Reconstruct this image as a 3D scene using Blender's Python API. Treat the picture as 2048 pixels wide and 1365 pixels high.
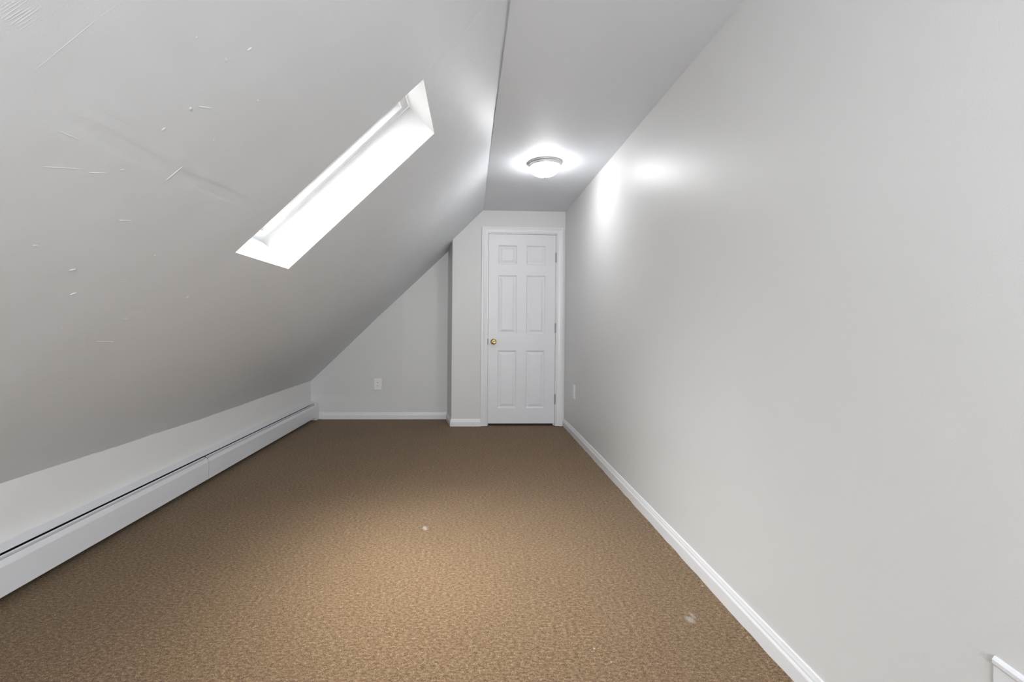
import bpy, bmesh, math, random
from mathutils import Vector, Matrix, noise

random.seed(4)
sc = bpy.context.scene
for o in list(bpy.data.objects):
    bpy.data.objects.remove(o)
COL = sc.collection

# ------------------------------------------------------------------ camera
FPX, PX, PY, EYE, ROLL = 900.0, 941.5, 648.0, 1.095, 0.0078
cd = bpy.data.cameras.new('camera')
cam = bpy.data.objects.new('camera', cd)
COL.objects.link(cam)
cd.sensor_width = 36.0
cd.lens = FPX / 2048 * 36.0
cd.shift_x = (1024 - PX) / 2048
cd.shift_y = -(682.5 - PY) / 2048
cd.clip_start = 0.02
cam.location = (0, 0, EYE)
cam.rotation_euler = (Matrix.Rotation(math.pi / 2, 3, 'X') @ Matrix.Rotation(ROLL, 3, 'Z')).to_euler()
sc.camera = cam

# ------------------------------------------------------------------ sky, lights, exposure
SKY = 3.5
world = bpy.data.worlds.new('overcast_sky')
sc.world = world
world.use_nodes = True
bg = world.node_tree.nodes['Background']
bg.inputs[0].default_value = (0.95, 0.98, 1.0, 1)
bg.inputs[1].default_value = SKY
LAMP = 52.0            # emission of a ceiling lamp bowl
sc.view_settings.view_transform = 'Standard'
sc.view_settings.look = 'None'
sc.view_settings.gamma = 1
sc.view_settings.use_curve_mapping = False
sc.view_settings.exposure = 0.10


REAR_FILL = 82.0  # power of the fill lamp added behind the viewpoint
# thin cloud glows round the place of the sun, high on the side the roof faces
GLOW = 108.0
wt = world.node_tree
tc = wt.nodes.new('ShaderNodeTexCoord')
dt = wt.nodes.new('ShaderNodeVectorMath')
dt.operation = 'DOT_PRODUCT'
dt.inputs[1].default_value = Vector((-0.48, 0.0, 1.69)).normalized()
wt.links.new(tc.outputs['Generated'], dt.inputs[0])
prev = dt.outputs['Value']
for op, val in (('MAXIMUM', 0.0), ('POWER', 8.0), ('MULTIPLY', GLOW), ('ADD', SKY)):
    nd = wt.nodes.new('ShaderNodeMath')
    nd.operation = op
    nd.inputs[1].default_value = val
    wt.links.new(prev, nd.inputs[0])
    prev = nd.outputs[0]
wt.links.new(prev, bg.inputs[1])


def area_portal(name, loc, direction, sx, sy):
    """marks an opening for the sky light; gives no light itself"""
    ld = bpy.data.lights.new(name, 'AREA')
    ld.shape = 'RECTANGLE'
    ld.size, ld.size_y = sx, sy
    ld.cycles.is_portal = True
    o = bpy.data.objects.new(name, ld)
    COL.objects.link(o)
    o.location = loc
    return o


# ------------------------------------------------------------------ materials
def srgb(r, g, b):
    f = lambda c: (c / 255 / 12.92) if c / 255 <= 0.04045 else ((c / 255 + 0.055) / 1.055) ** 2.4
    return (f(r), f(g), f(b), 1)


class NT:
    def __init__(self, name):
        self.m = bpy.data.materials.new(name)
        self.m.use_nodes = True
        self.t = self.m.node_tree
        self.n = self.t.nodes
        self.p = self.n['Principled BSDF']

    def node(self, kind, **kw):
        nd = self.n.new(kind)
        for k, v in kw.items():
            setattr(nd, k, v)
        return nd

    def link(self, a, b):
        self.t.links.new(a, b)

    def math(self, op, a, b=None):
        nd = self.node('ShaderNodeMath', operation=op)
        for i, v in enumerate((a, b)):
            if v is None:
                continue
            if hasattr(v, 'is_linked'):
                self.link(v, nd.inputs[i])
            else:
                nd.inputs[i].default_value = v
        return nd.outputs[0]

    def noise(self, vec, scale, detail=2, rough=0.5):
        nd = self.node('ShaderNodeTexNoise')
        nd.inputs['Scale'].default_value = scale
        nd.inputs['Detail'].default_value = detail
        nd.inputs['Roughness'].default_value = rough
        if vec is not None:
            self.link(vec, nd.inputs['Vector'])
        return nd.outputs['Fac']

    def mapping(self, vec, loc=(0, 0, 0), rot=(0, 0, 0), scale=(1, 1, 1), vt='POINT'):
        nd = self.node('ShaderNodeMapping', vector_type=vt)
        self.link(vec, nd.inputs['Vector'])
        nd.inputs['Location'].default_value = loc
        nd.inputs['Rotation'].default_value = rot
        nd.inputs['Scale'].default_value = scale
        return nd.outputs[0]

    def blob(self, vec, cx, cy, hl, hw, ang, soft=0.0):
        """1 inside a rotated ellipse of the xy plane of vec, 0 outside"""
        v = self.mapping(vec, (cx, cy, 0), (0, 0, ang), (hl, hw, 1e6), 'TEXTURE')
        ln = self.node('ShaderNodeVectorMath', operation='LENGTH')
        self.link(v, ln.inputs[0])
        mr = self.node('ShaderNodeMapRange', interpolation_type='SMOOTHSTEP')
        self.link(ln.outputs['Value'], mr.inputs['Value'])
        mr.inputs['From Min'].default_value = 1.0
        mr.inputs['From Max'].default_value = soft
        return mr.outputs[0]

    def ramp(self, fac, stops):
        nd = self.node('ShaderNodeValToRGB')
        self.link(fac, nd.inputs[0])
        el = nd.color_ramp.elements
        while len(el) < len(stops):
            el.new(0.5)
        for e, (p, c) in zip(el, stops):
            e.position, e.color = p, c
        return nd.outputs[0]

    def mix(self, fac, a, b, blend='MIX'):
        nd = self.node('ShaderNodeMix', data_type='RGBA', blend_type=blend)
        for k, v in ((0, fac), (6, a), (7, b)):
            if hasattr(v, 'is_linked'):
                self.link(v, nd.inputs[k])
            else:
                nd.inputs[k].default_value = v
        return nd.outputs[2]

    def bump(self, height, distance=1.0, strength=1.0):
        nd = self.node('ShaderNodeBump')
        nd.inputs['Strength'].default_value = strength
        nd.inputs['Distance'].default_value = distance
        self.link(height, nd.inputs['Height'])
        self.link(nd.outputs[0], self.p.inputs['Normal'])

    def coord(self, which='Object'):
        return self.node('ShaderNodeTexCoord').outputs[which]


def plain(name, col, rough=0.5, metal=0.0, spec=0.5, wob=0.0, wob_scale=30):
    t = NT(name)
    t.p.inputs['Base Color'].default_value = col
    t.p.inputs['Roughness'].default_value = rough
    t.p.inputs['Metallic'].default_value = metal
    t.p.inputs['Specular IOR Level'].default_value = spec
    if wob:
        t.bump(t.noise(t.coord(), wob_scale, 3), wob)
    return t.m


WALL = srgb(229, 229, 228)
CEIL = srgb(236, 240, 246)


def wall_paint(name, col, rough=0.5, fine=0.00022, wave=0.0022, stains=(), patch=None):
    t = NT(name)
    c = t.coord()
    fine_n = t.noise(c, 260, 2)
    wave_n = t.noise(c, 2.1, 2, 0.45)
    h = t.math('ADD', t.math('MULTIPLY', fine_n, fine), t.math('MULTIPLY', wave_n, wave))
    base = col
    mott = t.noise(c, 1.3, 2)
    base = t.mix(t.math('MULTIPLY', mott, 0.05), col, (0, 0, 0, 1))
    for (vec_rot, cx, cy, hl, hw, amt) in stains:
        v = t.mapping(c, rot=vec_rot)
        base = t.mix(t.math('MULTIPLY', t.blob(v, cx, cy, hl, hw, 0, 0.88), amt), base, (0.2, 0.2, 0.2, 1))
    if patch:
        x0, x1, z0, z1, amt = patch
        sp = t.node('ShaderNodeSeparateXYZ')
        t.link(c, sp.inputs[0])
        f = 1.0
        fs = [t.math('GREATER_THAN', sp.outputs[0], x0), t.math('LESS_THAN', sp.outputs[0], x1),
              t.math('GREATER_THAN', sp.outputs[2], z0), t.math('LESS_THAN', sp.outputs[2], z1)]
        f = fs[0]
        for g in fs[1:]:
            f = t.math('MULTIPLY', f, g)
        base = t.mix(t.math('MULTIPLY', f, amt), base, (0.1, 0.1, 0.1, 1))
    t.link(base, t.p.inputs['Base Color'])
    t.p.inputs['Roughness'].default_value = rough
    t.p.inputs['Specular IOR Level'].default_value = 0.4
    t.bump(h)
    return t.m


M_WALL = wall_paint('grey_wall_paint', WALL, 0.42)
M_DOORWALL = wall_paint('grey_wall_paint_with_patch', WALL, 0.5,
                        stains=[((-math.pi / 2, 0, 0), 0.60, -2.32, 0.15, 0.135, 0.10)])
M_FAR = wall_paint('grey_wall_paint_far', WALL, 0.5, patch=(-1.9, -0.775, 0.27, 2.0, 0.033))
M_CEIL = wall_paint('cool_grey_ceiling_paint', CEIL, 0.6)
M_KNEE = wall_paint('wall_paint_lit_tone', srgb(238, 238, 237), 0.5, wave=0.003)  # wall paint made lighter for the extra light the knee wall catches
M_WHITE = plain('white_trim_paint', srgb(240, 240, 242), 0.32, wob=0.0006, wob_scale=14)
M_DOOR = plain('white_door_paint', srgb(237, 237, 240), 0.38, wob=0.0004, wob_scale=20)
M_REVEAL = plain('white_reveal_paint', srgb(225, 225, 224), 0.5, wob=0.0008, wob_scale=8)
M_HEATER = plain('white_enamel', srgb(232, 233, 237), 0.3, wob=0.0006, wob_scale=9)
M_PLATE = plain('white_plastic', srgb(247, 247, 246), 0.28)
M_SLOT = plain('dark_slot', (0.01, 0.01, 0.01, 1), 0.7)
M_SHADE = plain('painted_shade', (0.012, 0.011, 0.011, 1), 0.8)  # near-black colour standing in for shade inside the heater and behind the door
M_BRASS = plain('brass', (0.64, 0.48, 0.23, 1), 0.2, metal=1.0)
M_STEEL = plain('painted_hinge_metal', srgb(176, 176, 178), 0.35, metal=0.6)
M_NICKEL = plain('brushed_nickel', srgb(205, 205, 206), 0.42, metal=0.55)
M_COPPER = plain('copper_pipe', (0.42, 0.16, 0.08, 1), 0.35, metal=1.0)
M_FIN = plain('aluminium_fins', srgb(120, 120, 122), 0.4, metal=0.8)


def emission(name, col, strength):
    t = NT(name)
    e = t.node('ShaderNodeEmission')
    e.inputs[0].default_value = col
    e.inputs[1].default_value = strength
    t.link(e.outputs[0], t.n['Material Output'].inputs[0])
    return t.m


M_GLOW = emission('lit_opal_glass', (0.985, 0.99, 1.0, 1), LAMP)

tg = NT('window_glass')
mx = tg.node('ShaderNodeMixShader')
tr = tg.node('ShaderNodeBsdfTransparent')
gl = tg.node('ShaderNodeBsdfGlossy')
gl.inputs['Roughness'].default_value = 0.03
mx.inputs[0].default_value = 0.06
tg.link(tr.outputs[0], mx.inputs[1])
tg.link(gl.outputs[0], mx.inputs[2])
tg.link(mx.outputs[0], tg.n['Material Output'].inputs[0])
M_GLASS = tg.m

# the sloping wall: paint with drywall joints, dents, nail pops and scratches.
# each mark: start (y, s), end (y, s), width, strength  (s runs up the slope)
MARKS = [
    (0.753, 1.535, 0.76, 1.682, 0.0017, 0.5), (0.76, 1.682, 0.768, 1.733, 0.0017, 0.3), (0.826, 1.556, 1.02, 1.56, 0.0144, -0.6),
    (0.854, 1.499, 1.148, 1.496, 0.0245, 0.7), (1.148, 1.496, 1.546, 1.519, 0.0239, 0.8), (1.039, 1.53, 1.296, 1.532, 0.0234, -0.4),
    (0.889, 1.38, 0.98, 1.419, 0.0026, 0.9), (0.974, 1.406, 1.017, 1.425, 0.0028, 0.9), (0.859, 1.466, 0.914, 1.468, 0.0039, -0.5),
    (1.16, 1.466, 1.164, 1.523, 0.0052, 0.7), (1.038, 1.654, 1.044, 1.653, 0.0046, 0.9), (1.049, 1.668, 1.086, 1.686, 0.0042, 0.8),
    (1.031, 1.575, 1.031, 1.582, 0.004, 0.9), (1.003, 1.79, 1.011, 1.787, 0.0039, 0.7), (1.029, 1.841, 1.03, 1.848, 0.0046, 0.8),
    (0.982, 1.878, 1.004, 1.862, 0.0028, 0.7), (1.171, 1.777, 1.177, 1.775, 0.0046, 0.6), (1.17, 1.627, 1.171, 1.624, 0.0033, -0.7),
    (0.914, 1.778, 0.914, 1.776, 0.0025, -0.7), (0.82, 1.618, 0.817, 1.624, 0.0023, -0.7), (0.814, 1.635, 0.814, 1.648, 0.0027, -0.4),
    (1.034, 1.443, 1.04, 1.447, 0.0035, 0.6), (0.818, 1.47, 0.828, 1.467, 0.0027, 0.4), (1.148, 1.314, 1.186, 1.324, 0.0045, -0.9),
    (1.025, 1.187, 1.034, 1.189, 0.004, 0.9), (1.166, 1.13, 1.175, 1.134, 0.0052, 0.9), (1.24, 1.045, 1.246, 1.051, 0.0055, 0.9),
    (1.363, 1.234, 1.371, 1.229, 0.0053, 0.7), (1.324, 1.12, 1.369, 1.122, 0.0045, -0.7), (1.494, 0.841, 1.583, 0.835, 0.006, -0.9),
    (1.695, 1.073, 1.711, 1.077, 0.0066, -0.7), (1.538, 0.567, 1.571, 0.573, 0.0104, -0.8), (1.531, 0.636, 1.568, 0.642, 0.0155, 0.5),
    (1.477, 0.987, 1.568, 1.001, 0.0203, 0.6), (1.566, 0.693, 1.579, 0.789, 0.0087, 0.7), (2.794, 0.266, 3.013, 0.239, 0.0129, 0.7),
    (2.482, 0.089, 2.551, 0.066, 0.014, -0.6), (1.32, 0.909, 1.325, 0.905, 0.0044, 0.7), (1.514, 0.951, 1.523, 0.952, 0.0051, 0.7),
    (1.611, 0.253, 2.179, 0.215, 0.0253, 0.35), (1.675, 2.305, 1.609, 2.601, 0.0255, 0.8), (1.84, 2.505, 1.939, 2.566, 0.0052, 0.6),
    (1.634, 2.38, 1.621, 2.553, 0.0145, -0.5), (1.92, 1.249, 2.27, 1.268, 0.0186, -0.5), (2.293, 1.479, 3.722, 1.487, 0.0468, -0.35),
    (1.49, 0.825, 1.451, 0.88, 0.0163, -0.4), 
     (1.801, 0.951, 1.874, 1.195, 0.0408, 0.3),
    (1.418, 1.544, 1.509, 1.539, 0.0098, -0.5)]

for k in range(16):      # fine trowel ripples near the first joint
    yy = 0.655 + 0.0045 * k
    MARKS.append((yy, 1.585 + 0.004 * (k % 3), yy + 0.006, 1.625 + 0.005 * (k % 4), 0.0019, 0.35))


def slope_material():
    t = NT('scuffed_grey_slope_paint')
    uv = t.coord('UV')
    ob = t.coord('Object')
    h = t.math('MULTIPLY', t.noise(uv, 2.0, 3, 0.5), 0.010)
    h = t.math('ADD', h, t.math('MULTIPLY', t.noise(uv, 300, 2), 0.00030))
    streak = t.mapping(uv, rot=(0, 0, 0.1), scale=(3.0, 30.0, 1))
    h = t.math('ADD', h, t.math('MULTIPLY', t.noise(streak, 1.0, 3, 0.55), 0.0006))
    brk = t.math('ADD', t.noise(uv, 22, 3, 0.6), 0.45)
    for y0, s0, y1, s1, w, a in MARKS:
        if w < 0.008:
            continue
        L = math.hypot(y1 - y0, s1 - s0)
        ang = math.atan2(s1 - s0, y1 - y0)
        hw = max(w * 1.1, 0.002)
        b = t.blob(uv, (y0 + y1) / 2, (s0 + s1) / 2, L / 2 + hw * 0.9, hw, ang, 0.45)
        k = 0.052
        h = t.math('ADD', h, t.math('MULTIPLY', t.math('MULTIPLY', b, brk), a * w * k))
    base = t.mix(t.math('MULTIPLY', t.noise(ob, 1.2, 3), 0.05), srgb(228, 232, 236), (0, 0, 0, 1))
    t.link(base, t.p.inputs['Base Color'])
    t.p.inputs['Roughness'].default_value = 0.48
    t.p.inputs['Specular IOR Level'].default_value = 0.4
    t.bump(h)
    return t.m


def carpet_material():
    t = NT('brown_carpet')
    c = t.coord()
    st = t.mapping(c, scale=(0.55, 1.0, 1))
    n1 = t.noise(st, 420, 3, 0.7)
    n2 = t.noise(st, 120, 3, 0.65)
    n3 = t.noise(c, 3.0, 3, 0.6)
    f = t.math('ADD', t.math('MULTIPLY', n1, 0.62), t.math('MULTIPLY', n2, 0.38))
    col = t.ramp(f, [(0.34, (0.030, 0.014, 0.005, 1)), (0.47, (0.165, 0.097, 0.044, 1)),
                     (0.55, (0.30, 0.195, 0.105, 1)), (0.66, (0.62, 0.46, 0.29, 1))])
    col = t.mix(t.math('MULTIPLY', n3, 0.22), col, (0.05, 0.032, 0.02, 1))
    # pale spots trodden into the pile and white crumbs
    for x, y, a, b, amt in [(-0.236, 2.405, 0.016, 0.035, 0.55), (0.824, 1.674, 0.02, 0.028, 0.45), (0.425, 1.521, 0.004, 0.005, 0.9),
                            (0.982, 1.89, 0.006, 0.006, 0.8), (-1.388, 2.796, 0.006, 0.008, 0.6), (0.464, 1.46, 0.004, 0.004, 0.8),
                            (0.864, 3.138, 0.006, 0.006, 0.5), (0.845, 1.70, 0.012, 0.03, 0.3)]:
        bl = t.blob(c, x, y, a, b, 0.2, 0.3)
        col = t.mix(t.math('MULTIPLY', t.math('MULTIPLY', bl, n1), amt * 1.5), col, (0.72, 0.7, 0.66, 1))
    t.link(col, t.p.inputs['Base Color'])
    t.p.inputs['Roughness'].default_value = 0.95
    t.p.inputs['Specular IOR Level'].default_value = 0.1
    t.p.inputs['Sheen Weight'].default_value = 0.15
    t.bump(f, 0.006, 0.8)
    return t.m


M_SLOPE = slope_material()
M_CARPET = carpet_material()


# ------------------------------------------------------------------ mesh helpers
def obj(name, bm, mat, parent=None, smooth=False, mx=None):
    if mx is not None:
        bm.transform(mx)
    bmesh.ops.recalc_face_normals(bm, faces=bm.faces)
    me = bpy.data.meshes.new(name)
    bm.to_mesh(me)
    bm.free()
    me.materials.append(mat)
    o = bpy.data.objects.new(name, me)
    COL.objects.link(o)
    if parent:
        o.parent = parent
    if smooth:
        for p in me.polygons:
            p.use_smooth = True
    return o


def struct(name, bm, mat, label=None, **kw):
    o = obj(name, bm, mat, **kw)
    o['kind'] = 'structure'
    if label:
        o['label'] = label
    return o


def tag(o, label, cat, group=None):
    o['label'] = label
    o['category'] = cat
    if group:
        o['group'] = group
    return o


def empty(name, loc=(0, 0, 0)):
    o = bpy.data.objects.new(name, None)
    COL.objects.link(o)
    o.location = loc
    return o


def box(bm, x0, x1, y0, y1, z0, z1):
    v = [bm.verts.new(p) for p in ((x0, y0, z0), (x1, y0, z0), (x1, y1, z0), (x0, y1, z0),
                                   (x0, y0, z1), (x1, y0, z1), (x1, y1, z1), (x0, y1, z1))]
    for f in ((0, 3, 2, 1), (4, 5, 6, 7), (0, 1, 5, 4), (1, 2, 6, 5), (2, 3, 7, 6), (3, 0, 4, 7)):
        bm.faces.new([v[i] for i in f])
    return v


def prism(bm, foot, z0, z1):
    a = [bm.verts.new((x, y, z0)) for x, y in foot]
    b = [bm.verts.new((x, y, z1)) for x, y in foot]
    n = len(foot)
    bm.faces.new(a[::-1])
    bm.faces.new(b)
    for i in range(n):
        bm.faces.new((a[i], a[(i + 1) % n], b[(i + 1) % n], b[i]))


def sweep(bm, prof, frames, closed=True, cap=True):
    """prof: 2D points; frames: functions (a, b) -> point, one per station"""
    rings = [[bm.verts.new(fr(a, b)) for a, b in prof] for fr in frames]
    n = len(prof)
    for r0, r1 in zip(rings, rings[1:]):
        for i in range(n if closed else n - 1):
            j = (i + 1) % n
            bm.faces.new((r0[i], r0[j], r1[j], r1[i]))
    if cap and closed:
        bm.faces.new(rings[0][::-1])
        bm.faces.new(rings[-1])


def lathe(bm, prof, seg=48, ry=1.0):
    """prof: (r, z) from top to bottom, around the z axis"""
    rings = []
    for r, z in prof:
        if r < 1e-6:
            rings.append([bm.verts.new((0, 0, z))])
        else:
            rings.append([bm.verts.new((r * math.cos(2 * math.pi * i / seg), r * math.sin(2 * math.pi * i / seg) * ry, z)) for i in range(seg)])
    for a, b in zip(rings, rings[1:]):
        for i in range(seg):
            j = (i + 1) % seg
            if len(a) == 1:
                bm.faces.new((a[0], b[i], b[j]))
            elif len(b) == 1:
                bm.faces.new((a[i], a[j], b[0]))
            else:
                bm.faces.new((a[i], a[j], b[j], b[i]))


def bevel(o, w, seg=2):
    m = o.modifiers.new('bevel', 'BEVEL')
    m.width, m.segments = w, seg
    m.limit_method = 'ANGLE'
    return o


# ------------------------------------------------------------------ room dimensions
def xw(y):            # knee wall plane
    return -1.805 - (5.10 - y) * 0.018


RX, CH = 0.124, 2.31  # ridge line and ceiling height
RW = 1.012            # right wall plane
Y0 = -1.7             # rear wall


def nz(*p):
    return noise.noise(Vector(p))


def zk(y):            # height of the knee wall, a little uneven
    sag = -0.012 * math.exp(-((y - 3.2) / 0.9) ** 2)
    return 0.435 + (5.10 - y) * 0.003 + sag + 0.004 * nz(y * 2.3, 1.7, 0) + 0.0026 * nz(y * 17, 3.1, 0) + 0.0015 * nz(y * 48, 3.1, 0)


def slope_pt(y, s, off=0.0, flat=False):
    """s = 0 at the knee wall, 1 at the ridge; off = outwards"""
    ax, az = xw(y), zk(y) if not flat else 0.435 + (5.10 - y) * 0.003
    dx, dz = RX - ax, CH - az
    L = math.hypot(dx, dz)
    n = Vector((-dz / L, 0, dx / L))
    ridge_wob = 0.0
    if not flat:
        ridge_wob = max(0, (s - 0.8) / 0.2) * 0.004 * nz(y * 5.0, 8.8, 0)
        bulge = 0.010 * nz(y * 0.9, s * 2.4, 5.0)
        # keep the skylight hole true
        d = max(abs(y - 1.95) / 0.25, abs(s - 0.667) / 0.178)
        bulge *= min(1, max(0, (d - 1.0) * 1.5))
        bulge *= min(1, (1.02 - s) * 4) * min(1, max(0, s) * 4) if s < 1 else 0
        off -= bulge
    p = Vector((ax + dx * s, y, az + dz * s)) + n * off
    p.z += ridge_wob
    return p


# ------------------------------------------------------------------ floor
def floor_z(x, y):
    e = max(0.0, 1 - (RW - 0.012 - x) / 0.05) if x > 0.9 else 0.0
    return 0.0035 * e * max(0, nz(y * 9, 2.2, 0) + 0.25 + 0.5 * nz(y * 31, 5.2, 0)) * 1.6


bm = bmesh.new()
xs = [-2.1, -1.9, -1.75, -1.5, -1.0, -0.5, 0, 0.5, 0.9, 0.955, 0.98, 0.999, 1.06]
ys = [Y0 - 0.1] + [0.5 + i * 0.03 for i in range(int(4.85 / 0.03))] + [5.6]
g = [[bm.verts.new((x, y, floor_z(x, y))) for x in xs] for y in ys]
for r0, r1 in zip(g, g[1:]):
    for i in range(len(xs) - 1):
        bm.faces.new((r0[i], r0[i + 1], r1[i + 1], r1[i]))
struct('floor', bm, M_CARPET, 'brown low pile carpet over the whole attic floor')

# ------------------------------------------------------------------ walls
bm = bmesh.new()
box(bm, RW, RW + 0.12, Y0 - 0.1, 5.5, -0.05, 2.5)
struct('wall_right', bm, M_WALL, 'tall plain grey painted wall')

bm = bmesh.new()
prism(bm, [(xw(Y0 - 0.1), Y0 - 0.1), (xw(5.5), 5.5), (xw(5.5) - 0.1, 5.5), (xw(Y0) - 0.1, Y0 - 0.1)], -0.05, 0.52)
struct('wall_left', bm, M_KNEE, 'low knee wall under the sloping wall')

bm = bmesh.new()
K = 0.04


def far_y(x):
    return 5.10 + K * (x + 1.8)


prism(bm, [(-2.1, far_y(-2.1)), (0.1, far_y(0.1)), (0.1, 5.5), (-2.1, 5.5)], -0.05, 2.45)
struct('wall_far', bm, M_FAR, 'grey end wall of the low side of the room')

# sloping wall, as one sheet with the skylight hole
SK_Y0, SK_Y1, SK_S0, SK_S1 = 1.702, 2.185, 0.4895, 0.844
bm = bmesh.new()
yb = [Y0 - 0.1, -1.0, -0.4, 0.0] + [0.2 + i * 0.05 for i in range(30)] + [SK_Y0] + [SK_Y0 + (SK_Y1 - SK_Y0) * k / 8 for k in range(1, 8)] + [SK_Y1] \
    + [2.22 + 0.05 * i for i in range(62)] + [5.35]
sb = [-0.06, -0.02, 0.0, 0.02, 0.05] + [0.1 + 0.0487 * i for i in range(8)] + [SK_S0] + [SK_S0 + (SK_S1 - SK_S0) * k / 7 for k in range(1, 7)] + [SK_S1] \
    + [0.87, 0.9, 0.93, 0.96, 0.98, 1.0, 1.01, 1.03]
vv = {}
LS = 2.70
for i, y in enumerate(yb):
    for j, s in enumerate(sb):
        vv[i, j] = bm.verts.new(slope_pt(y, s))
uvl = bm.loops.layers.uv.new('UVMap')
for i in range(len(yb) - 1):
    for j in range(len(sb) - 1):
        if yb[i] >= SK_Y0 - 1e-6 and yb[i + 1] <= SK_Y1 + 1e-6 and sb[j] >= SK_S0 - 1e-6 and sb[j + 1] <= SK_S1 + 1e-6:
            continue
        f = bm.faces.new((vv[i, j], vv[i, j + 1], vv[i + 1, j + 1], vv[i + 1, j]))
        f.smooth = True
        for lp, (a, b) in zip(f.loops, ((i, j), (i, j + 1), (i + 1, j + 1), (i + 1, j))):
            lp[uvl].uv = (yb[a], sb[b] * LS)
# fine scratches, cracks and nail pops: low ridges standing on the sheet
for y0, s0, y1, s1, w, a in MARKS:
    if w >= 0.008:
        continue
    L = math.hypot(y1 - y0, s1 - s0)
    d = ((y1 - y0) / L, (s1 - s0) / L) if L > 1e-6 else (1, 0)
    n = max(4, min(24, int(L / 0.006)))
    pop = L < 0.02
    hw = w * (0.9 if pop else 0.55)
    rows = []
    for k in range(n + 1):
        t = k / n
        end = min(1, math.sin(math.pi * min(1, max(0, t))) * 2.2 + 0.05)
        wb = 0.5 * hw * nz(t * 6, y0 * 50, 2) if L > 0.02 else 0
        cy, cs = y0 + (y1 - y0) * t, s0 + (s1 - s0) * t
        if L < 0.012:
            cy += d[0] * (t - 0.5) * w * 1.6
            cs += d[1] * (t - 0.5) * w * 1.6
        row = []
        for c, hh in ((-1, -0.05), (-0.45, 0.7), (0.1, 1.0), (0.6, 0.55), (1, -0.05)):
            yy, ss = cy - d[1] * (c * hw * end + wb), cs + d[0] * (c * hw * end + wb)
            row.append((bm.verts.new(slope_pt(yy, ss / LS, -hh * end * w * (0.42 if pop else 0.30) * abs(a) + 0.0001)), yy, ss))
        rows.append(row)
    for r0, r1 in zip(rows, rows[1:]):
        for q in range(4):
            f = bm.faces.new((r0[q][0], r0[q + 1][0], r1[q + 1][0], r1[q][0]))
            f.smooth = True
            for lp, vtx in zip(f.loops, (r0[q], r0[q + 1], r1[q + 1], r1[q])):
                lp[uvl].uv = (vtx[1], vtx[2])
used = {v for f in bm.faces for v in f.verts}
bmesh.ops.delete(bm, geom=[v for v in bm.verts if v not in used], context='VERTS')
# outer skin 10 cm further out and the edge of the sheet round the skylight hole
OT = 0.10
ybo = [yb[0], SK_Y0, SK_Y1, yb[-1]]
sbo = [sb[0], SK_S0, SK_S1, sb[-1]]
og = [[bm.verts.new(slope_pt(y, q, OT, flat=True)) for q in sbo] for y in ybo]
for i in range(3):
    for j in range(3):
        if (i, j) != (1, 1):
            bm.faces.new((og[i][j], og[i + 1][j], og[i + 1][j + 1], og[i][j + 1]))
o = struct('wall_slope', bm, M_SLOPE, 'sloping grey roof-side wall with dents, scratches and taped joints')

# ceiling: a flat slab whose left edge leaves a crack along the slope
bm = bmesh.new()
ysr = [Y0 - 0.1] + [0.6 + 0.03 * i for i in range(155)] + [5.45]
bot, top = [], []
for y in ysr:
    wgap = 0.003 + 0.015 * max(0, min(1, (3.3 - y) / 1.7)) + 0.003 * nz(y * 4, 7, 1) + 0.0015 * nz(y * 17, 7, 1)
    bot.append((bm.verts.new((RX + max(0.0005, wgap), y, CH)), bm.verts.new((RW + 0.06, y, CH))))
    top.append((bm.verts.new((RX - 0.02, y, CH + 0.1)), bm.verts.new((RW + 0.06, y, CH + 0.1))))
for i in range(len(ysr) - 1):
    a, b, c, d = bot[i], bot[i + 1], top[i], top[i + 1]
    bm.faces.new((a[0], a[1], b[1], b[0]))
    bm.faces.new((c[0], d[0], d[1], c[1]))
    bm.faces.new((a[0], b[0], d[0], c[0]))
    bm.faces.new((a[1], c[1], d[1], b[1]))
struct('ceiling', bm, M_CEIL, 'flat cool grey strip of ceiling')

# rear gable wall behind the viewpoint, with a window added to light the room
WX0, WX1, WZ0, WZ1 = -0.45, 0.75, 0.75, 1.95
bm = bmesh.new()
ya, yc = Y0 - 0.12, Y0
for a in ((-2.15, WX0, 0, 2.4), (WX1, 1.1, 0, 2.4), (WX0, WX1, -0.05, WZ0), (WX0, WX1, WZ1, 2.4)):
    box(bm, a[0], a[1], ya, yc, a[2], a[3])
struct('wall_rear', bm, M_WALL, 'grey gable wall behind the viewpoint')
win2 = empty('window_2_added', (0.15, Y0, WZ0))
win2['kind'] = 'structure'
win2['label'] = 'white window added behind the viewpoint for fill light'
win2.location = (0, 0, 0)
bm = bmesh.new()
for a in ((WX0, WX0 + .05, WZ0, WZ1), (WX1 - .05, WX1, WZ0, WZ1), (WX0, WX1, WZ0, WZ0 + .05), (WX0, WX1, WZ1 - .05, WZ1),
          (WX0, WX1, (WZ0 + WZ1) / 2 - .02, (WZ0 + WZ1) / 2 + .02)):
    box(bm, a[0], a[1], Y0 - 0.08, Y0 - 0.03, a[2], a[3])
obj('added_window_frame', bm, M_WHITE, win2)
bm = bmesh.new()
box(bm, WX0 + .02, WX1 - .02, Y0 - 0.058, Y0 - 0.054, WZ0 + .02, WZ1 - .02)
obj('added_window_pane', bm, M_GLASS, win2)
p = area_portal('added_window_portal', ((WX0 + WX1) / 2, Y0 - 0.13, (WZ0 + WZ1) / 2), None, WX1 - WX0, WZ1 - WZ0)
p.rotation_euler = (math.pi / 2, 0, 0)    # local -Z looks along +Y

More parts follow.
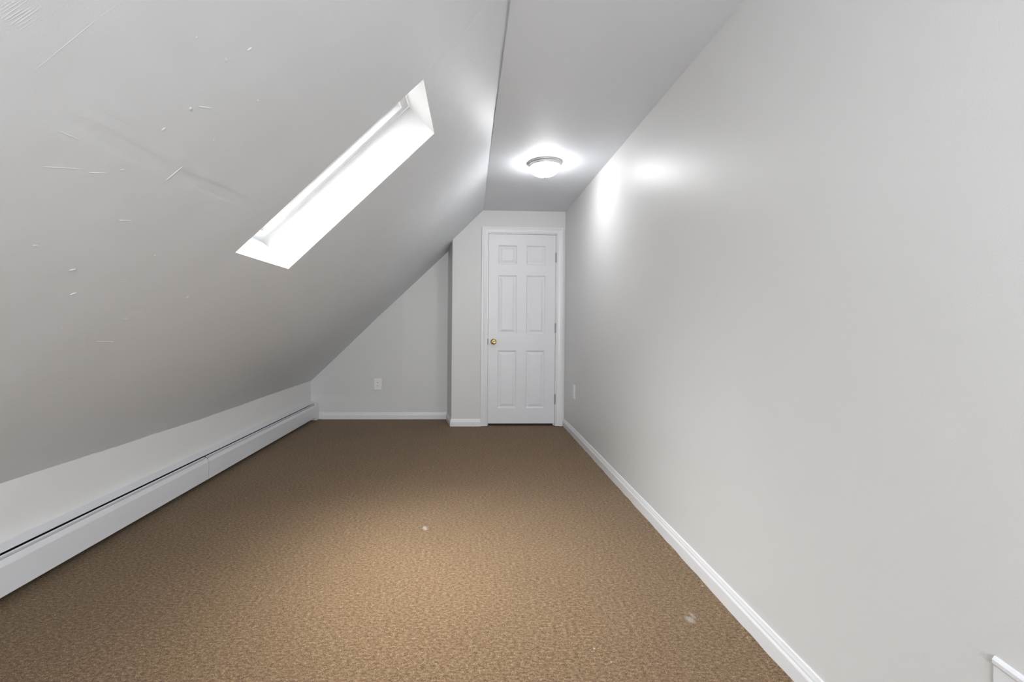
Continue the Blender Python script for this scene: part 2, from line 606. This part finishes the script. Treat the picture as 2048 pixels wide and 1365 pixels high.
ld = bpy.data.lights.new('rear_fill_lamp', 'AREA')  # fill lamp added just outside the added rear window
ld.shape = 'RECTANGLE'
ld.size, ld.size_y = WX1 - WX0, WZ1 - WZ0
ld.energy = REAR_FILL
ld.color = (0.93, 0.97, 1.0)
lo = bpy.data.objects.new('rear_fill_lamp', ld)
COL.objects.link(lo)
lo.location = ((WX0 + WX1) / 2, Y0 - 0.14, (WZ0 + WZ1) / 2)
lo.rotation_euler = (math.pi / 2, 0, 0)

# ------------------------------------------------------------------ door wall (jutting forward on the right)
ang = math.atan(K)
DM = Matrix.Translation((-0.2, 4.80, 0)) @ Matrix.Rotation(ang, 4, 'Z')      # u along the wall, v into the wall
SU0, SU1, SZ0, SZ1 = 0.388, 1.111, 0.028, 2.058      # door slab
bm = bmesh.new()
J = 0.018                                             # jamb thickness
ou0, ou1, oz1 = SU0 - 0.003 - J, SU1 + 0.003 + J, SZ1 + 0.003 + J
prism(bm, [(0, 0), (ou0, 0), (ou0, 0.14), (0.1, 0.14), (0.1, 0.45), (-0.062, 0.45)], -0.02, 2.4)
box(bm, ou1, 1.30, 0, 0.14, -0.02, 2.4)
box(bm, ou0, ou1, 0, 0.14, oz1, 2.4)
struct('wall_door', bm, M_DOORWALL, 'grey wall around the white door, standing forward of the end wall', mx=DM)

# near-black sheet added behind the door so no light comes under it
bm = bmesh.new()
box(bm, 0.1, 1.3, 0.44, 0.46, -0.02, 2.4)
struct('door_light_block', bm, M_SHADE, 'added black sheet blocking light behind the door', mx=DM)

door = empty('door_1')
door['kind'] = 'structure'
door['label'] = 'white six panel door with a brass knob in a white casing'
door.matrix_world = DM
PU = [(0.493, 0.693), (0.797, 1.000)]
PU = [(0.492, 0.692), (0.796, 0.999)]
PZ = [(0.192, 0.810), (0.993, 1.617), (1.736, 1.938)]
FV = 0.004                                            # slab face just inside the wall face
bm = bmesh.new()
us = [SU0, PU[0][0], PU[0][1], PU[1][0], PU[1][1], SU1]
zs = [SZ0, PZ[0][0], PZ[0][1], PZ[1][0], PZ[1][1], PZ[2][0], PZ[2][1], SZ1]
gv = [[bm.verts.new((u, FV, z)) for u in us] for z in zs]
for k in range(len(zs) - 1):
    for i in range(len(us) - 1):
        c = (gv[k][i], gv[k][i + 1], gv[k + 1][i + 1], gv[k + 1][i])
        if k in (1, 3, 5) and i in (1, 3):
            u0, u1, z0, z1 = us[i], us[i + 1], zs[k], zs[k + 1]
            prev = list(c)
            for ins, dep in ((0.002, 0.0035), (0.006, 0.006), (0.010, 0.0105), (0.018, 0.0115), (0.040, 0.0045), (0.043, 0.0035)):
                cur = [bm.verts.new((a, FV + dep, b)) for a, b in ((u0 + ins, z0 + ins), (u1 - ins, z0 + ins), (u1 - ins, z1 - ins), (u0 + ins, z1 - ins))]
                for q in range(4):
                    bm.faces.new((prev[q], prev[(q + 1) % 4], cur[(q + 1) % 4], cur[q]))
                prev = cur
            bm.faces.new(prev)
        else:
            bm.faces.new(c)
bk = [bm.verts.new((u, FV + 0.035, z)) for u, z in ((SU0, SZ0), (SU1, SZ0), (SU1, SZ1), (SU0, SZ1))]
bm.faces.new(bk)
bm.faces.new([gv[0][i] for i in range(len(us))] + [bk[1], bk[0]])
bm.faces.new([gv[-1][i] for i in range(len(us))] + [bk[2], bk[3]])
bm.faces.new([gv[k][0] for k in range(len(zs))] + [bk[3], bk[0]])
bm.faces.new([gv[k][-1] for k in range(len(zs))] + [bk[2], bk[1]])
obj('door_slab', bm, M_DOOR, door)

# jambs and stop
bm = bmesh.new()
box(bm, ou0, ou0 + J, 0, 0.14, 0, oz1)
box(bm, ou1 - J, ou1, 0, 0.14, 0, oz1)
box(bm, ou0, ou1, 0, 0.14, oz1 - J, oz1)
box(bm, ou0 + J, ou0 + J + 0.012, FV + 0.037, FV + 0.07, 0, oz1 - J)
box(bm, ou1 - J - 0.012, ou1 - J, FV + 0.037, FV + 0.07, 0, oz1 - J)
box(bm, ou0 + J, ou1 - J, FV + 0.037, FV + 0.07, oz1 - J - 0.012, oz1 - J)
obj('door_jamb', bm, M_WHITE, door)

# casing: moulded profile mitred round the opening
ci0, ci1, ciz = SU0 - 0.010, SU1 + 0.010, SZ1 + 0.012
CW = 0.068
prof = [(0, 0), (0, .008), (.004, .0105), (.010, .0105), (.013, .0085), (.024, .0095), (.040, .0125), (.046, .0155), (.052, .0175), (.062, .0175),
        (CW - .001, .016), (CW, .013), (CW, 0)]
bm = bmesh.new()
frames = [lambda w, h: (ci0 - w, -h, 0.002), lambda w, h: (ci0 - w, -h, ciz + w), lambda w, h: (ci1 + w, -h, ciz + w), lambda w, h: (ci1 + w, -h, 0.002)]
sweep(bm, prof, frames)
obj('door_casing', bm, M_WHITE, door)

# hinges
for zc in (0.29, 1.055, 1.815):
    bm = bmesh.new()
    for q in range(5):
        b2 = bmesh.new()
        lathe(b2, [(0, 0.0098), (0.0052, 0.0098), (0.0052, -0.0098), (0, -0.0098)], 14)
        b2.transform(Matrix.Translation((SU1 + 0.002, -0.003, zc + (q - 2) * 0.0203)))
        me = bpy.data.meshes.new('t'); b2.to_mesh(me); b2.free(); bm.from_mesh(me); bpy.data.meshes.remove(me)
    for e in (-1, 1):
        b2 = bmesh.new()
        lathe(b2, [(0, 0.004), (0.003, 0.003), (0.0045, 0), (0.003, -0.003), (0, -0.004)], 12)
        b2.transform(Matrix.Translation((SU1 + 0.002, -0.003, zc + e * 0.054)))
        me = bpy.data.meshes.new('t'); b2.to_mesh(me); b2.free(); bm.from_mesh(me); bpy.data.meshes.remove(me)
    box(bm, SU1 - 0.006, SU1 + 0.010, FV - 0.0045, FV - 0.0015, zc - 0.05, zc + 0.05)
    h = obj('hinge', bm, M_STEEL, door)

# latch plate in the slab edge
bm = bmesh.new()
box(bm, SU0 - 0.0065, SU0 + 0.0005, -0.0005, FV + 0.03, 0.872, 0.935)
o = obj('latch_plate', bm, plain('dull_latch_metal', srgb(92, 86, 78), 0.4, metal=0.8), door)

# knob: rosette, neck, ball
kx, kz = 0.4455, 0.905
KM = Matrix.Translation((kx, FV, kz)) @ Matrix.Rotation(math.pi / 2, 4, 'X')
knob = None
bm = bmesh.new()
lathe(bm, [(0.012, 0.030), (0.020, 0.032), (0.0265, 0.038), (0.0285, 0.046), (0.0265, 0.054), (0.021, 0.0595), (0.013, 0.062), (0.0115, 0.0605), (0, 0.0608)][::-1], 40)
knob = obj('door_knob', bm, M_BRASS, door, smooth=True, mx=KM)
knob['label'] = 'polished brass door knob'
bm = bmesh.new()
lathe(bm, [(0.032, 0.0), (0.0325, 0.003), (0.030, 0.006), (0.022, 0.009), (0.0125, 0.012), (0.0115, 0.030), (0.0, 0.031)], 40)
obj('rosette', bm, M_BRASS, knob, smooth=True, mx=KM)

# ------------------------------------------------------------------ baseboards
BP = [(0, 0), (.0125, 0), (.0125, .052), (.0115, .056), (.0085, .062), (.0080, .069), (.0060, .075), (.0045, .083), (.003, .085), (0, .085)]
bm = bmesh.new()
sweep(bm, BP, [(lambda t, z, y=y: (RW - t, y, z - 0.001)) for y in (Y0, 4.846)])
struct('baseboard_right', bm, M_WHITE, 'white moulded baseboard along the tall right wall')
s8 = 0.078 / 0.085
bm = bmesh.new()
sweep(bm, BP, [(lambda t, z, x=x: (x, far_y(x) - t, z * s8 - 0.001)) for x in (-1.673, -0.245)])
struct('baseboard_far', bm, M_WHITE, 'white baseboard under the outlet on the end wall')
bm = bmesh.new()
# along the jutting wall, round its corner and back to the end wall
side = Vector((-0.062, 0.45)).normalized()
out = Vector((-side.y, side.x))


def jb(t, z, k):
    z = z * s8 - 0.001
    if k == 0:
        return (ci0 - CW, -t, z)
    if k == 1:
        return (-t, -t, z)
    e = side * 0.372 + out * t
    return (e.x, e.y, z)


sweep(bm, BP, [(lambda t, z, k=k: jb(t, z, k)) for k in (0, 1, 2)])
struct('baseboard_door', bm, M_WHITE, 'short white baseboard beside the door casing', mx=DM)

# filler strip between heater and far baseboard
bm = bmesh.new()
box(bm, -1.712, -1.6735, far_y(-1.7) - 0.007, far_y(-1.7) + 0.01, -0.001, 0.082)
bevel(struct('trim_1', bm, M_WHITE, 'narrow white filler strip beside the heater end'), 0.002)

# white panel low on the right wall, close to the viewpoint
bm = bmesh.new()
pr = [(0, .084), (.0035, .084), (.0035, .448), (.0065, .4515), (.0065, .459), (.004, .463), (.0015, .4655), (0, .4655)]
sweep(bm, pr, [(lambda t, z, y=y: (RW - t, y, z - (0.864 - y) * 0.09)) for y in (0.10, 0.864)])
struct('trim_2', bm, M_DOOR, 'low white panel edge with a moulded top on the right wall')

# ------------------------------------------------------------------ skylight
sky = empty('window_1')
sky['kind'] = 'structure'
sky['label'] = 'skylight with white frame deep in the sloping wall'
RD = 0.185


def sp(y, s, off):
    return slope_pt(y, s, off, flat=True)


# flat plane of the skylight differs slightly from the uneven wall: lining starts on the wall itself
bm = bmesh.new()
ring0 = [slope_pt(SK_Y0, SK_S0, -0.0005), slope_pt(SK_Y1, SK_S0, -0.0005), slope_pt(SK_Y1, SK_S1, -0.0005), slope_pt(SK_Y0, SK_S1, -0.0005)]
e = 0.0
ring1 = [sp(SK_Y0, SK_S0, RD), sp(SK_Y1, SK_S0, RD), sp(SK_Y1, SK_S1, RD), sp(SK_Y0, SK_S1, RD)]
T = 0.012


def grow(r, t):
    c = sum(r, Vector()) / 4
    res = []
    for q, v in enumerate(r):
        e1 = (r[(q + 1) % 4] - v).normalized()
        e0 = (v - r[q - 1]).normalized()
        res.append(v - e1 * t + e0 * t)
    return res


r0o, r1o = grow(ring0, T), grow(ring1, T)
V = [[bm.verts.new(p) for p in r] for r in (ring0, ring1, r1o, [p for p in [x + (ring1[0] - ring0[0]).normalized() * 0.004 for x in r0o]])]
for a, b in ((0, 1), (1, 2), (2, 3), (3, 0)):
    for q in range(4):
        bm.faces.new((V[a][q], V[a][(q + 1) % 4], V[b][(q + 1) % 4], V[b][q]))
obj('skylight_reveal', bm, M_REVEAL, sky)


def skyframe(y0, y1, sA, sB, w, offs, name, mat, parent):
    """rectangular ring in the skylight plane; offs = list of (inset, off) outlining its section"""
    bm = bmesh.new()
    rings = []
    for ins, off in offs:
        si = ins / 2.70
        rings.append([bm.verts.new(sp(a, b, off)) for a, b in ((y0 + ins, sA + si), (y1 - ins, sA + si), (y1 - ins, sB - si), (y0 + ins, sB - si))])
    n = len(rings)
    for k in range(n):
        for q in range(4):
            bm.faces.new((rings[k][q], rings[k][(q + 1) % 4], rings[(k + 1) % n][(q + 1) % 4], rings[(k + 1) % n][q]))
    return obj(name, bm, mat, parent)


fr = skyframe(SK_Y0 - .01, SK_Y1 + .01, SK_S0 - .004, SK_S1 + .004, 0, [(0, .198), (.0128, .198), (.0128, .180), (.050, .180), (.050, .205), (.056, .207), (.056, .26), (0, .26)], 'skylight_frame', M_WHITE, sky)
skyframe(SK_Y0 + .046, SK_Y1 - .046, SK_S0 + .0165, SK_S1 - .0165, 0, [(.004, .213), (.026, .213), (.030, .218), (.030, .25), (.004, .25)], 'skylight_sash', M_WHITE, sky)
bm = bmesh.new()
q4 = [(SK_Y0 + .06, SK_S0 + .02), (SK_Y1 - .06, SK_S0 + .02), (SK_Y1 - .06, SK_S1 - .02), (SK_Y0 + .06, SK_S1 - .02)]
va = [bm.verts.new(sp(a, b, .235)) for a, b in q4]
vb = [bm.verts.new(sp(a, b, .240)) for a, b in q4]
bm.faces.new(va); bm.faces.new(vb)
for q in range(4):
    bm.faces.new((va[q], va[(q + 1) % 4], vb[(q + 1) % 4], vb[q]))
obj('skylight_pane', bm, M_GLASS, sky)
ym, sm = (SK_Y0 + SK_Y1) / 2, (SK_S0 + SK_S1) / 2
p = area_portal('skylight_portal', sp(ym, sm, 0.28), None, 0.60, 1.08)
updir = (sp(ym, 1, 0) - sp(ym, 0, 0)).normalized()
nout = (sp(ym, sm, 1) - sp(ym, sm, 0)).normalized()
xdir = updir.cross(nout)
p.matrix_world = Matrix.Translation(sp(ym, sm, 0.28)) @ Matrix((xdir, updir, nout)).transposed().to_4x4()

# ------------------------------------------------------------------ ceiling light
LX, LY = 0.547, 3.385


def make_lamp(x, y, label):
    t = empty('ceiling_light', (x, y, CH))
    tag(t, label, 'ceiling light')
    bm = bmesh.new()
    lathe(bm, [(0, 0.0), (.126, 0), (.1275, -.003), (.1275, -.008), (.124, -.0115), (.120, -.013), (.1185, -.016), (.1195, -.020), (.118, -.026),
               (.113, -.031), (.1065, -.033), (.1065, -.028), (0, -.026)], 64)
    obj('metal_rim', bm, M_NICKEL, t, smooth=True)
    bm = bmesh.new()
    pr = [(.1040, -.031)]
    for k in range(0, 13):
        a = math.pi / 2 * k / 12
        pr.append((.1085 * math.cos(a) ** 0.75 if k < 12 else 0, -.033 - .066 * math.sin(a)))
    lathe(bm, pr, 72)
    obj('glass_bowl', bm, M_GLOW, t, smooth=True)
    bm = bmesh.new()
    lathe(bm, [(0, -.097), (.009, -.098), (.0095, -.101), (.006, -.104), (.0065, -.108), (.004, -.112), (0, -.113)], 20)
    obj('finial', bm, M_NICKEL, t, smooth=True)
    return t


make_lamp(LX, LY, 'lit flush dome ceiling light with white glass and metal rim')

# ------------------------------------------------------------------ outlets
def make_outlet(mx, label):
    """local: x right, y out of the wall (towards the room = -y), z up"""
    t = empty('wall_outlet')
    t.matrix_world = mx
    tag(t, label, 'outlet')
    w, h, d = 0.0435, 0.0665, 0.0062
    bm = bmesh.new()
    rings = []
    for ins, y in ((0, 0), (0, -0.003), (0.002, -0.0052), (0.006, -d), ):
        rings.append([bm.verts.new(p) for p in ((-w + ins, y, -h + ins), (w - ins, y, -h + ins), (w - ins, y, h - ins), (-w + ins, y, h - ins))])
    for a, b in zip(rings, rings[1:]):
        for q in range(4):
            bm.faces.new((a[q], a[(q + 1) % 4], b[(q + 1) % 4], b[q]))
    bm.faces.new(rings[-1]); bm.faces.new(rings[0])
    obj('cover_plate', bm, M_PLATE, t)
    for s in (-1, 1):
        bm = bmesh.new()
        pts = []
        for k in range(28):
            a = 2 * math.pi * k / 28
            pts.append((0.0172 * math.cos(a), max(-0.0135, min(0.0135, 0.0172 * math.sin(a)))))
        a0 = [bm.verts.new((x, -d + .001, s * 0.0198 + z)) for x, z in pts]
        a1 = [bm.verts.new((x, -d - .0016, s * 0.0198 + z)) for x, z in pts]
        bm.faces.new(a0); bm.faces.new(a1)
        for q in range(28):
            bm.faces.new((a0[q], a0[(q + 1) % 28], a1[(q + 1) % 28], a1[q]))
        r = obj('receptacle', bm, M_PLATE, t)
        bm = bmesh.new()
        zc = s * 0.0198
        box(bm, -.0080, -.0052, -d - .0019, -d - .0008, zc - .0005, zc + .0085)
        box(bm, .0052, .0080, -d - .0019, -d - .0008, zc + .0002, zc + .0078)
        prism_pts = [(0.0032 * math.cos(math.pi * k / 8), -0.0040 - 0.0034 * math.sin(math.pi * k / 8)) for k in range(9)] + [(-.0032, -.0030), (.0032, -.0030)]
        b0 = [bm.verts.new((x, -d - .0008, zc + z)) for x, z in prism_pts]
        b1 = [bm.verts.new((x, -d - .0019, zc + z)) for x, z in prism_pts]
        bm.faces.new(b0); bm.faces.new(b1)
        obj('slots', bm, M_SLOT, r)
    bm = bmesh.new()
    lathe(bm, [(0, .0012), (.0028, .0009), (.0034, 0), (.0034, -.001)], 16)
    obj('screw', bm, M_PLATE, t, mx=Matrix.Translation((0, -d, 0)) @ Matrix.Rotation(math.pi / 2, 4, 'X'))
    return t


make_outlet(Matrix.Translation((-1.055, far_y(-1.055), 0.3985)) @ Matrix.Rotation(ang, 4, 'Z'), 'white outlet plate on the grey end wall')
make_outlet(Matrix.Translation((RW, 4.387, 0.4385)) @ Matrix.Rotation(-math.pi / 2, 4, 'Z'), 'white outlet plate on the tall right wall near the door')

# ------------------------------------------------------------------ baseboard heater
HY0, HY1, HJ = Y0 + 0.05, 5.055, 3.02
heater = empty('baseboard_heater', (0, 0, 0))
tag(heater, 'long white baseboard heater along the low knee wall', 'heater')


def hx(y, d, z):
    return (xw(y) + d, y, z)


def hsweep(name, prof, y0, y1, mat, parent=heater, n=2, mod=None):
    bm = bmesh.new()
    yy = [y0 + (y1 - y0) * k / (n - 1) for k in range(n)]
    fr = []
    for y in yy:
        fr.append(lambda d, z, y=y: hx(y, *(mod(y, d, z) if mod else (d, z))))
    sweep(bm, prof, fr)
    return obj(name, bm, mat, parent)


tk = 0.0016
front = [(.092, .040), (.092, .155), (.0905, .1585), (.088, .1605), (.0812, .1765), (.0800, .1780), (.0785, .1772), (.0785, .172), (.0797, .172), (.0800, .1745),
         (.0865, .1590), (.089, .1565), (.0902, .154), (.0902, .042), (.080, .042), (.080, .040)]


def bend_near(y, d, z):      # the lip is bent up a little at the joint
    k = max(0, 1 - abs(y - (HJ - 0.002)) / 0.06)
    return (d - 0.006 * k * k, z + 0.004 * k * k) if z > 0.17 else (d, z)


def bend_far(y, d, z):
    k = max(0, 1 - abs(y - (HJ + 0.004)) / 0.08)
    return (d, z - 0.006 * k * k) if z > 0.17 else (d, z)


n1 = 120
hsweep('front_panel', front, HY0, HJ, M_HEATER, n=n1, mod=bend_near)
hsweep('front_panel', front, HJ + 0.004, HY1, M_HEATER, n=60, mod=bend_far)
damper = [(.0650, .1885), (.0705, .1868), (.0710, .1855), (.0670, .168), (.0660, .1685), (.0697, .1850), (.0650, .1870)]
hsweep('damper_strip', damper, HY0, HJ - 0.004, M_HEATER)
hsweep('damper_strip', damper, HJ + 0.006, HY1, M_HEATER)
hood = [(0.0, .2030), (.003, .2040), (.0530, .1965), (.0555, .1955), (.0560, .1915), (.0545, .1915), (.0535, .1945), (.003, .2020), (.003, .045), (0, .045)]
hsweep('hood', hood, HY0, HJ - 0.012, M_HEATER, mod=lambda y, d, z: (d, z + (0.0015 if z > .1 else 0)))
hsweep('hood', hood, HJ - 0.007, HY1, M_HEATER)
# interior: shade painted near-black on back sheet and fins, copper pipe
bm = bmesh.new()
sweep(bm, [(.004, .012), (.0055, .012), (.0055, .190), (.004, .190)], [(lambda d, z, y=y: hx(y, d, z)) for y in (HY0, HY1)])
obj('back_sheet', bm, M_SHADE, heater)
bm = bmesh.new()
circ = [(.045 + .011 * math.cos(2 * math.pi * k / 12), .095 + .011 * math.sin(2 * math.pi * k / 12)) for k in range(12)]
sweep(bm, circ, [(lambda d, z, y=y: hx(y, d, z)) for y in (HY0, HY1)])
pipe = obj('heating_pipe', bm, M_COPPER, heater)
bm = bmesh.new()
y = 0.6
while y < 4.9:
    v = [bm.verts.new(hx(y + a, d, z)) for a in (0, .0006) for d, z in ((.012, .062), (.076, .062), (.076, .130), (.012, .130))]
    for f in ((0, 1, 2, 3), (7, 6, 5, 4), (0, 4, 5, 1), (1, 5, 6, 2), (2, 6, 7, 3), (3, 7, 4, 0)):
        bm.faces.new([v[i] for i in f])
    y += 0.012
o = obj('heating_fins', bm, M_SHADE, heater)
# end cap
cap = [(0, 0.002), (.094, 0.002), (.094, .156), (.0915, .1605), (.083, .181), (.072, .192), (.056, .1985), (.003, .2055), (0, .2050)]
bm = bmesh.new()
sweep(bm, cap, [(lambda d, z, y=y: hx(y, d, z)) for y in (HY1 - 0.028, 5.099)])
bevel(obj('end_cap', bm, M_HEATER, heater), 0.0015)
